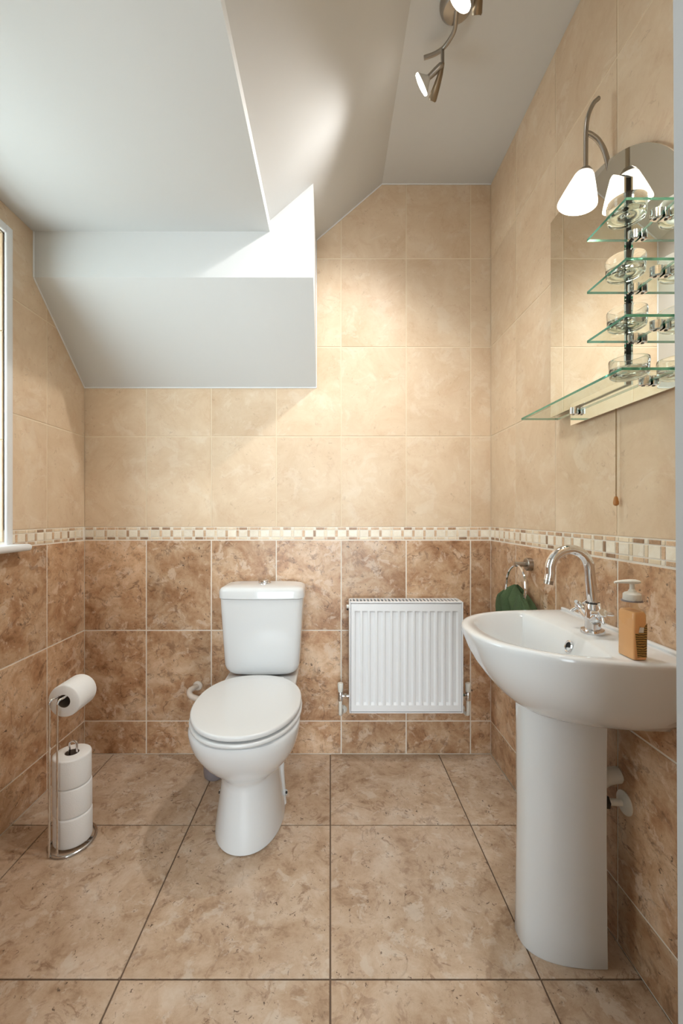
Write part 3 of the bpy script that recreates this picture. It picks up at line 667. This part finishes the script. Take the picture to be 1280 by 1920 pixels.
waste = thing('waste_pipe', (XR, 1.012, 0.362), 'white waste pipe and wall collar behind the pedestal', 'pipe')
bm = B(); lathe(bm, [(0.0, 0.0), (0.027, 0.0), (0.027, 0.003), (0.022, 0.006), (0.011, 0.009), (0.0, 0.009)], (XR, 1.012, 0.362), 32, (-1, 0, 0)); obj('wall_collar', bm, M_PLAS, waste)
bm = B(); tube(bm, [(XR-0.004, 1.012, 0.362), (0.655, 1.02, 0.360)], 0.008, 14); obj('tail_pipe', bm, M_PLAS, waste)
bm = B(); lathe(bm, [(0.0, 0.0), (0.015, 0.0), (0.015, 0.022), (0.0, 0.022)], (0.668, 1.018, 0.3605), 6, (-1, 0.1, 0)); obj('nut', bm, M_BLACK, waste)
bm = B(); tube(bm, smooth_path([(0.600, 1.06, 0.58), (0.600, 1.06, 0.42), (0.605, 1.058, 0.385), (0.625, 1.050, 0.372), (0.650, 1.040, 0.39), (0.675, 1.035, 0.41), (XR, 1.035, 0.415)], 5), 0.019, 16); obj('trap', bm, M_PLAS, waste)

# ------------------------------------------------------------------ mixer tap
TXc, TYc, TZ = 0.6275, 1.012, 0.7688
tap = thing('basin_tap', (TXc, TYc, TZ), 'chrome mixer tap with swan neck spout and cross handles on the basin', 'tap')
bm = B(); lathe(bm, [(0.0, 0.0), (0.026, 0.0), (0.0265, 0.004), (0.025, 0.009), (0.020, 0.011), (0.0, 0.011)], (TXc, TYc, TZ), 36); obj('base_plate', bm, M_CHR, tap)
bm = B(); lathe(bm, [(0.0175, 0.010), (0.0165, 0.030), (0.0165, 0.066), (0.0150, 0.070), (0.0, 0.070)], (TXc, TYc, TZ), 32, cap0=True); obj('body', bm, M_CHR, tap)
bm = B(); lathe(bm, [(0.0, 0.0705), (0.0155, 0.0705), (0.0158, 0.073), (0.0, 0.0735)], (TXc, TYc, TZ), 28); obj('swivel_ring', bm, M_BLACK, tap)
R_ = 0.047; xc = TXc-0.008-R_; zc = 0.921
pts = [(TXc, TYc, TZ+0.072), (TXc-0.002, TYc, 0.86), (TXc-0.005, TYc, 0.89)]+[(xc+R_*math.cos(a), TYc, zc+R_*math.sin(a)) for a in [PI*k/16*1.06 for k in range(17)]]
e = Vector(pts[-1]); pts += [tuple(e+Vector((-0.0035, 0, -0.018))*k) for k in (0.5, 1.0)]
bm = B(); tube(bm, pts, 0.0118, 20); sp = obj('spout', bm, M_CHR, tap)
bm = B(); tp = Vector(pts[-1]); tube(bm, [tp, tp+Vector((-0.0018, 0, -0.009))], 0.0108, 20); obj('aerator', bm, M_NICK, sp)
for s in (1, -1):
    ax = Vector((-0.10, s*0.80, 0.55)).normalized(); c0 = Vector((TXc, TYc, TZ+0.026)); 
    bm = B(); p0 = c0+ax*0.008; lathe(bm, [(0.0, 0.0), (0.0125, 0.0), (0.0125, 0.028), (0.0115, 0.030), (0.009, 0.031), (0.009, 0.036), (0.0, 0.036)], p0, 24, ax)
    h = obj('handle', bm, M_CHR, tap)
    hub = c0+ax*0.052
    bm = B(); lathe(bm, [(0.0, -0.010), (0.0085, -0.010), (0.0095, 0.0), (0.0100, 0.006), (0.009, 0.008), (0.0, 0.0085)], hub, 24, ax); obj('hub', bm, M_CHR, h)
    u = Vector((0.35, 0, 1.0)); u = (u-ax*u.dot(ax)).normalized(); v = ax.cross(u)
    for q in range(4):
        d_ = (u*math.cos(q*PI/2+0.35)+v*math.sin(q*PI/2+0.35))
        bm = B(); tube(bm, [hub+d_*0.005, hub+d_*0.020, hub+d_*0.024], [0.0036, 0.0050, 0.0042], 12); obj('spoke', bm, M_CHR, h)

# ------------------------------------------------------------------ soap bottle
bx0, by0, bz = 0.599, 0.840, 0.7692
soap = thing('soap_bottle', (bx0, by0, bz), 'clear pump bottle of amber hand soap standing on the basin', 'soap bottle')
def brect(hx, hy, z, r): 
    out = []
    for cx, cy, a0 in ((hx-r, hy-r, 0), (-hx+r, hy-r, PI/2), (-hx+r, -hy+r, PI), (hx-r, -hy+r, 1.5*PI)):
        for k in range(6):
            a = a0+PI/2*k/5; x, y = cx+r*math.cos(a), cy+r*math.sin(a); out.append((bx0+x, by0+y, z))
    return out
HX, HY = 0.0135, 0.0235
bm = B(); loft(bm, [brect(HX-.001, HY-.001, bz, .004), brect(HX, HY, bz+.002, .004), brect(HX, HY, bz+.088, .005), brect(HX-.0015, HY-.002, bz+.094, .006), brect(HX-.004, HY-.010, bz+.098, .008), brect(.0095, .0105, bz+.101, .0094), brect(.0095, .0095, bz+.110, .0094)]); obj('bottle', bm, M_BOTTLE, soap, sharp=50)
bm = B(); loft(bm, [brect(HX-.0007, HY-.0007, bz+.0012, .0035), brect(HX-.0007, HY-.0007, bz+.087, .0045), brect(HX-.0022, HY-.003, bz+.0925, .0055)]); obj('liquid', bm, M_SOAP, soap, sharp=50)
bm = B(); prism(bm, [(bx0-0.0105, bz+0.052), (bx0-0.006, bz+0.006), (bx0+0.0115, bz+0.006), (bx0+0.0125, bz+0.072), (bx0+0.004, bz+0.062), (bx0-0.002, bz+0.066), (bx0-0.004, bz+0.052)], 1, by0-HY-0.0004, by0-HY-0.0001); lb = obj('label', bm, M_LABEL, soap, smooth=False)
bm = B(); prism(bm, [(bx0-0.004, bz+0.054), (bx0+0.005, bz+0.054), (bx0+0.006, bz+0.064), (bx0-0.002, bz+0.064)], 1, by0-HY-0.0008, by0-HY-0.0004); obj('emblem', bm, M_PLAS, lb, smooth=False)
bm = B(); lathe(bm, [(0.0, .110), (.0185, .110), (.0185, .1125), (.0, .1125)], (bx0, by0, bz), 28); obj('neck_band', bm, M_GREY, soap)
bm = B(); lathe(bm, [(0.0, .1125), (.0155, .1125), (.0160, .114), (.0155, .1245), (.013, .127), (.0075, .129), (.0055, .133), (.0045, .134), (.0042, .146), (.0, .146)], (bx0, by0, bz), 28); pc = obj('pump_collar', bm, M_PLAS, soap)
bm = B(); d_ = Vector((-0.97, 0.24, 0)).normalized(); c_ = Vector((bx0, by0, bz+0.1485)); rings = []
sd = Vector((-d_.y, d_.x, 0))
for t, w_, h_, dz in ((-0.0150, .002, .001, 0), (-0.013, .006, .003, 0), (-0.006, .0085, .0045, .0005), (0.004, .0085, .0045, .0005), (0.016, .006, .0036, 0), (0.026, .0045, .0028, -.0012), (0.031, .0035, .0022, -.0022)):
    rings.append([c_+d_*t+sd*w_*math.cos(2*PI*k/16)+Vector((0, 0, dz+h_*math.sin(2*PI*k/16))) for k in range(16)])
loft(bm, rings); obj('pump_head', bm, M_PLAS, soap, sharp=60)

# ------------------------------------------------------------------ towel ring and towel
RY, RZ = 1.487, 0.8775
tr = thing('towel_ring', (XR, RY, RZ), 'chrome towel ring on the right wall behind the basin', 'towel ring')
bm = B(); lathe(bm, [(0.0, 0.0), (0.0225, 0.0), (0.0225, 0.016), (0.0205, 0.018), (0.0, 0.018)], (XR, RY, RZ), 32, (-1, 0, 0)); obj('wall_plate', bm, M_NICK, tr)
bm = B(); tube(bm, [(XR-0.016, RY, RZ), (0.648, RY, RZ)], 0.0085, 18); obj('arm', bm, M_NICK, tr)
bm = B(); RR = 0.078; ringtube(bm, [(0.656-0.006*(1-math.cos(2*PI*k/64)), RY+RR*math.sin(2*PI*k/64), RZ-0.004-RR+RR*math.cos(2*PI*k/64)) for k in range(64)], 0.0046, 10); obj('ring', bm, M_CHR, tr)
towel = thing('hand_towel', (0.66, RY, 0.56), 'dark green terry hand towel bunched through the towel ring', 'towel')
bm = B(); rings = []; nn = 200
for i in range(44):
    t = i/43; z = 0.800-0.250*t; q = min(1, t*2.4)
    hw = 0.020+0.145*math.sin(q*PI/2)**0.62; th = 0.005+0.030*min(1, t*6)**0.7; cy = 1.530-0.030*q
    ring_ = []
    for k in range(nn):
        a = 2*PI*k/nn; c, s_ = math.cos(a), math.sin(a)
        fold = 0.35+0.75*abs(math.sin(4.6*c*(1.3-0.3*t)+0.9+0.4*t))**0.5+0.06*math.sin(17*c+4*t)
        ring_.append((0.674-th*(s_*fold*1.5 if s_ > 0 else s_*0.7), cy+hw*c, z-0.022*abs(c)**2*(1-t)))
    rings.append(ring_)
loft(bm, rings); obj('far_fold', bm, M_TOWEL, towel, sharp=80)
bm = B(); rings = []
for i in range(34):
    t = i/33; z = 0.782-0.222*t; q = min(1, t*2.6); hw = 0.014+0.070*math.sin(q*PI/2)**0.65; ring_ = []
    for k in range(120):
        a = 2*PI*k/120; c, s_ = math.cos(a), math.sin(a)
        ring_.append((0.641-(0.005+0.015*min(1, t*5)**0.7)*s_*(0.45+0.6*abs(math.sin(3.3*c+1.1+t))**0.5), 1.425-0.020*q+hw*c, z-0.016*c*c*(1-t)))
    rings.append(ring_)
loft(bm, rings); obj('near_fold', bm, M_TOWEL, towel, sharp=80)

# ------------------------------------------------------------------ layered mirror, glass shelves, candle bowls
mir = thing('wall_mirror', (XR, 1.06, 1.307), 'frameless layered mirror with arched top on the right wall', 'mirror')
def arch(yl, yr, zb, yc, zp, R):
    """panel outline in (y, z): far side yl, near side yr, circular top centred at yc"""
    pts = [(yr, zb), (yl, zb), (yl, zp)]
    n = 28
    for k in range(n+1):
        y = yc+(yr-yc)*k/n; pts.append((y, zp-R+math.sqrt(max(0, R*R-(y-yc)**2))))
    return pts
XB, XFm = 0.688, 0.678
back = arch(1.212, 0.8407, 1.307, 1.150, 1.944, 0.36)
front = arch(1.302, 0.976, 1.351, 1.246, 1.949, 0.368)
def panel(outl, x, th):
    bm = B(); prism(bm, outl, 0, x, x+th)
    for f in bm.faces:
        nrm = f.normal
    return bm
bm = panel(back, XB, 0.004); obj('back_panel', bm, MIRROR, mir, smooth=False)
bm = panel(front, XFm, 0.004); obj('front_panel', bm, MIRROR, mir, smooth=False)
cy_, cz_ = 1.10, 1.62
bm = panel([(cy_+(y-cy_)*0.995, cz_+(z-cz_)*0.995) for y, z in front], XFm+0.0042, 0.0055); obj('spacer', bm, M_BLACK, mir, smooth=False)
bm = B(); box(bm, XB+0.0042, XR, 0.93, 1.17, 1.36, 1.80); obj('wall_batten', bm, M_BLACK, mir, smooth=False)
def shelf(name, label, y0, y1, x0, x1, z, clips, group=None):
    s = thing(name, (x1, (y0+y1)/2, z), label, 'shelf', group)
    bm = B(); box(bm, x0, x1, y0, y1, z, z+0.0055)
    bm.normal_update()
    for f in bm.faces: f.material_index = 0 if abs(f.normal.z) > 0.5 else 1
    obj('glass', bm, [M_SHELF, M_GEDGE], s, smooth=False)
    for yc in clips:
        bm = B(); ax = (0, 0, 1)
        loft(bm, [[(x1-0.004+r_*-1*abs(math.cos(a))*1.6 if math.cos(a) < 0 else x1-0.002, yc+r_*math.sin(a)*1.0, z+h_) for a in [2*PI*k/24 for k in range(24)]] for r_, h_ in ((0.008, -0.0075), (0.0105, -0.006), (0.0105, 0.0115), (0.008, 0.013))])
        cl = obj('clip', bm, M_CHR, s, sharp=40)
        bm = B(); lathe(bm, [(0.0, 0.0), (0.0032, 0.0), (0.0032, 0.003), (0.0, 0.003)], (x1-0.011, yc, z-0.0085), 12, (0, 0, 1)); obj('grub_screw', bm, M_BLACK, cl)
    return s
SGp = 'small glass shelves on the mirror'
SH = [(1.6745, 'small glass shelf uppermost of the three on the mirror'), (1.555, 'small glass shelf second from the top on the mirror'), (1.443, 'small glass shelf third from the top, above the long shelf')]
s0 = shelf('glass_shelf', SH[0][1], 0.838, 0.966, 0.586, XB-0.0005, SH[0][0], (0.948, 0.882), SGp)
for z, lab in SH[1:]: dup(s0, (s0.location.x, s0.location.y, z), lab, SGp)
shelf('glass_shelf', 'long glass shelf along the bottom of the mirror', 0.838, 1.278, 0.577, XB-0.0005, 1.3375, (1.178, 0.915))
bw = thing('candle_bowl', (0.632, 0.903, SH[0][0]+0.0056), 'round clear glass candle bowl on the uppermost mirror shelf', 'glass bowl', 'clear glass bowls on the mirror shelves')
bm = B(); lathe(bm, [(0.0, 0.0), (0.031, 0.0), (0.0345, 0.002), (0.0358, 0.007), (0.0372, 0.034), (0.0366, 0.038), (0.0350, 0.0385), (0.0335, 0.036), (0.0325, 0.022), (0.030, 0.016), (0.023, 0.0135), (0.014, 0.0125), (0.008, 0.015), (0.0, 0.0155)], bw.location, 40); obj('glass', bm, M_BOWL, bw, sharp=60)
for (z, lab), dx, dy in zip(((1.555, 'round clear glass candle bowl on the second mirror shelf'), (1.443, 'round clear glass candle bowl on the third mirror shelf'), (1.3375, 'round clear glass candle bowl on the long bottom shelf')), (-0.001, 0.001, 0.004), (0.002, 0.0, -0.002)):
    dup(bw, (0.632+dx, 0.903+dy, z+0.0056), lab, bw['group'])

# ------------------------------------------------------------------ mirror lamps and pull cord
def mirror_lamp(yl, label):
    t = thing('mirror_lamp', (XR, yl, 1.93), label, 'wall lamp', 'lamps above the mirror')
    x = 0.636
    bm = B(); tube(bm, smooth_path([(0.668, yl, 2.088), (0.655, yl, 2.075), (0.642, yl, 2.045), (0.637, yl, 2.012), (x, yl, 1.96), (x, yl, 1.908)], 7), [0.0052]*36, 14); st_ = obj('stem', bm, M_NICK, t)
    bm = B(); tube(bm, smooth_path([(0.637, yl, 2.002), (0.650, yl, 1.997), (0.668, yl, 1.982), (0.683, yl, 1.955), (0.692, yl, 1.92), (0.6965, yl, 1.88)], 6), 0.0058, 14); obj('branch_arm', bm, M_NICK, t)
    bm = B(); box(bm, 0.6925, XR, yl-0.02, yl+0.02, 1.85, 1.90, 0.003); obj('wall_plate', bm, M_NICK, t)
    ax = Vector((-0.20, 0.12, -1)).normalized(); c0 = Vector((x, yl, 1.912))
    bm = B(); lathe(bm, [(0.0, -0.004), (0.010, -0.002), (0.017, 0.006), (0.0205, 0.011), (0.0, 0.011)], c0, 28, ax); obj('shade_cap', bm, M_NICK, t)
    bm = B(); lathe(bm, [(0.0, 0.0112), (0.019, 0.0112), (0.0225, 0.016), (0.030, 0.036), (0.0385, 0.060), (0.0450, 0.080), (0.0455, 0.084), (0.0425, 0.085), (0.0355, 0.064), (0.022, 0.030), (0.0, 0.026)], c0, 36, ax); sh = obj('shade', bm, M_SHADE, t, sharp=70)
    l = bpy.data.lights.new('lamp_light', 'POINT'); l.energy = LAMP_W; l.color = WARM; l.shadow_soft_size = 0.022
    o = bpy.data.objects.new('lamp_light', l); C.objects.link(o); o.parent = t; o.location = c0+ax*0.075-Vector((XR, yl, 1.93))
    return t
mirror_lamp(1.053, 'nickel mirror lamp with lit white bell shade, left of the arch')
mirror_lamp(0.630, 'nickel mirror lamp at the near side, cropped by the right edge')
cord = thing('pull_cord', (0.694, 1.028, 1.31), 'beaded pull cord with wooden toggle hanging below the mirror', 'pull cord')
bm = B(); z = 1.306
tube(bm, [(0.696, 1.028, 1.36), (0.694, 1.028, 1.30), (0.694, 1.028, 1.092)], 0.0006, 6)
while z > 1.094:
    bmesh.ops.create_icosphere(bm, subdivisions=1, radius=0.0016, matrix=Matrix.Translation((0.694, 1.028, z))); z -= 0.0038
tag(obj('bead_chain', bm, M_BRASS, cord), kind='stuff')
bm = B(); lathe(bm, [(0.0, 0.0), (0.003, 0.0), (0.0045, -0.004), (0.0062, -0.014), (0.0060, -0.019), (0.003, -0.0225), (0.0, -0.023)], (0.694, 1.028, 1.0955), 20); obj('toggle', bm, M_WOOD, cord)

# ------------------------------------------------------------------ ceiling spotlight
RXc, RYc = 0.358, 1.200
cl = thing('ceiling_spotlight', (RXc, RYc, ZC), 'nickel ceiling spotlight bar with curved arm and lit bulbs', 'ceiling light')
bm = B(); lathe(bm, [(0.0, 0.0), (0.047, 0.0), (0.047, -0.006), (0.044, -0.016), (0.036, -0.024), (0.0, -0.028)], (RXc, RYc, ZC), 40); obj('ceiling_rose', bm, M_NICK, cl)
arm = [(0.291, 1.315, 2.472), (0.3200, 1.3046, 2.472), (0.3420, 1.2895, 2.472), (0.3570, 1.2640, 2.472), (0.3640, 1.2370, 2.472), (RXc, RYc, 2.473), (0.354, 1.150, 2.472), (0.359, 1.105, 2.472), (0.373, 1.062, 2.472), (0.400, 1.036, 2.472), (0.430, 1.024, 2.472)]
bm = B(); tube(bm, smooth_path(arm, 6), 0.0062, 14); obj('arm', bm, M_NICK, cl)
bm = B(); tube(bm, [(RXc, RYc, 2.473), (RXc, RYc, 2.482)], 0.007, 12); obj('arm_post', bm, M_NICK, cl)
def head(px, py, ax, fl, aim, watt):
    ax = Vector(ax).normalized(); fl = Vector(fl).normalized()
    p = Vector((px, py, 2.472)); q = p+Vector((0, 0, -0.046))
    bm = B(); tube(bm, [p, q], 0.0055, 12); hd = obj('head_stem', bm, M_NICK, cl)
    bm = B(); h0 = q+Vector((-0.002, 0, -0.003)); lathe(bm, [(0.0, -0.004), (0.006, -0.003), (0.0095, 0.003), (0.0095, 0.022), (0.0075, 0.048), (0.0, 0.048)], h0, 20, ax); obj('lamp_holder', bm, M_NICK, hd)
    b0 = h0+ax*0.044
    bm = B(); lathe(bm, [(0.0, 0.0), (0.008, 0.0), (0.011, 0.004), (0.024, 0.016), (0.0310, 0.022)], b0, 30, ax); rf = obj('reflector', bm, M_OPAL, hd, sharp=60)
    bm = B(); lathe(bm, [(0.0295, 0.0215), (0.0312, 0.0222), (0.0316, 0.0265), (0.029, 0.0300), (0.016, 0.0325), (0.0, 0.0335)], b0, 30, ax); obj('bulb', bm, M_BULB, rf, sharp=60)
    # flap: a tapered part-cone shield beside the bulb
    side = Vector((0.22, -0.70, -0.66)); side = (side-fl*side.dot(fl)).normalized(); v2 = fl.cross(side); rings = []
    for t, r_ in ((-0.004, .004), (0.004, .0065), (0.02, .0080), (0.05, .0115), (0.080, .0150), (0.084, .0120)):
        a_ = [math.radians(-62+124*k/10) for k in range(11)]
        c = q+fl*t+side*0.014*min(1, max(0, t/0.03))
        rings.append([c+r_*(side*(math.cos(a)-0.55)+v2*math.sin(a)) for a in a_]+[c+(r_+0.0014)*(side*(math.cos(a)-0.55)+v2*math.sin(a))+side*0.001 for a in a_[::-1]])
    bm = B(); loft(bm, rings); obj('flap', bm, M_BRONZE, hd, sharp=60)
    l = bpy.data.lights.new('spot_light', 'SPOT'); l.energy = watt; l.color = (1.0, 0.985, 0.96); l.shadow_soft_size = 0.018; l.spot_size = math.radians(130); l.spot_blend = 1.0
    o = bpy.data.objects.new('spot_light', l); C.objects.link(o); o.parent = cl
    o.location = b0+ax*0.038-Vector((RXc, RYc, ZC)); o.rotation_euler = Vector(aim).to_track_quat('-Z', 'Y').to_euler()
head(0.3420, 1.2895, (-0.66, 0.38, -0.33), (-0.26, 0.60, -0.62), (-0.33, 0.06, -0.94), SPOT_W*1.35)
head(0.3740, 1.0600, (-0.45, 0.30, -0.60), (0.05, 0.55, -0.66), (-0.26, 0.10, -0.96), SPOT_W*0.6)
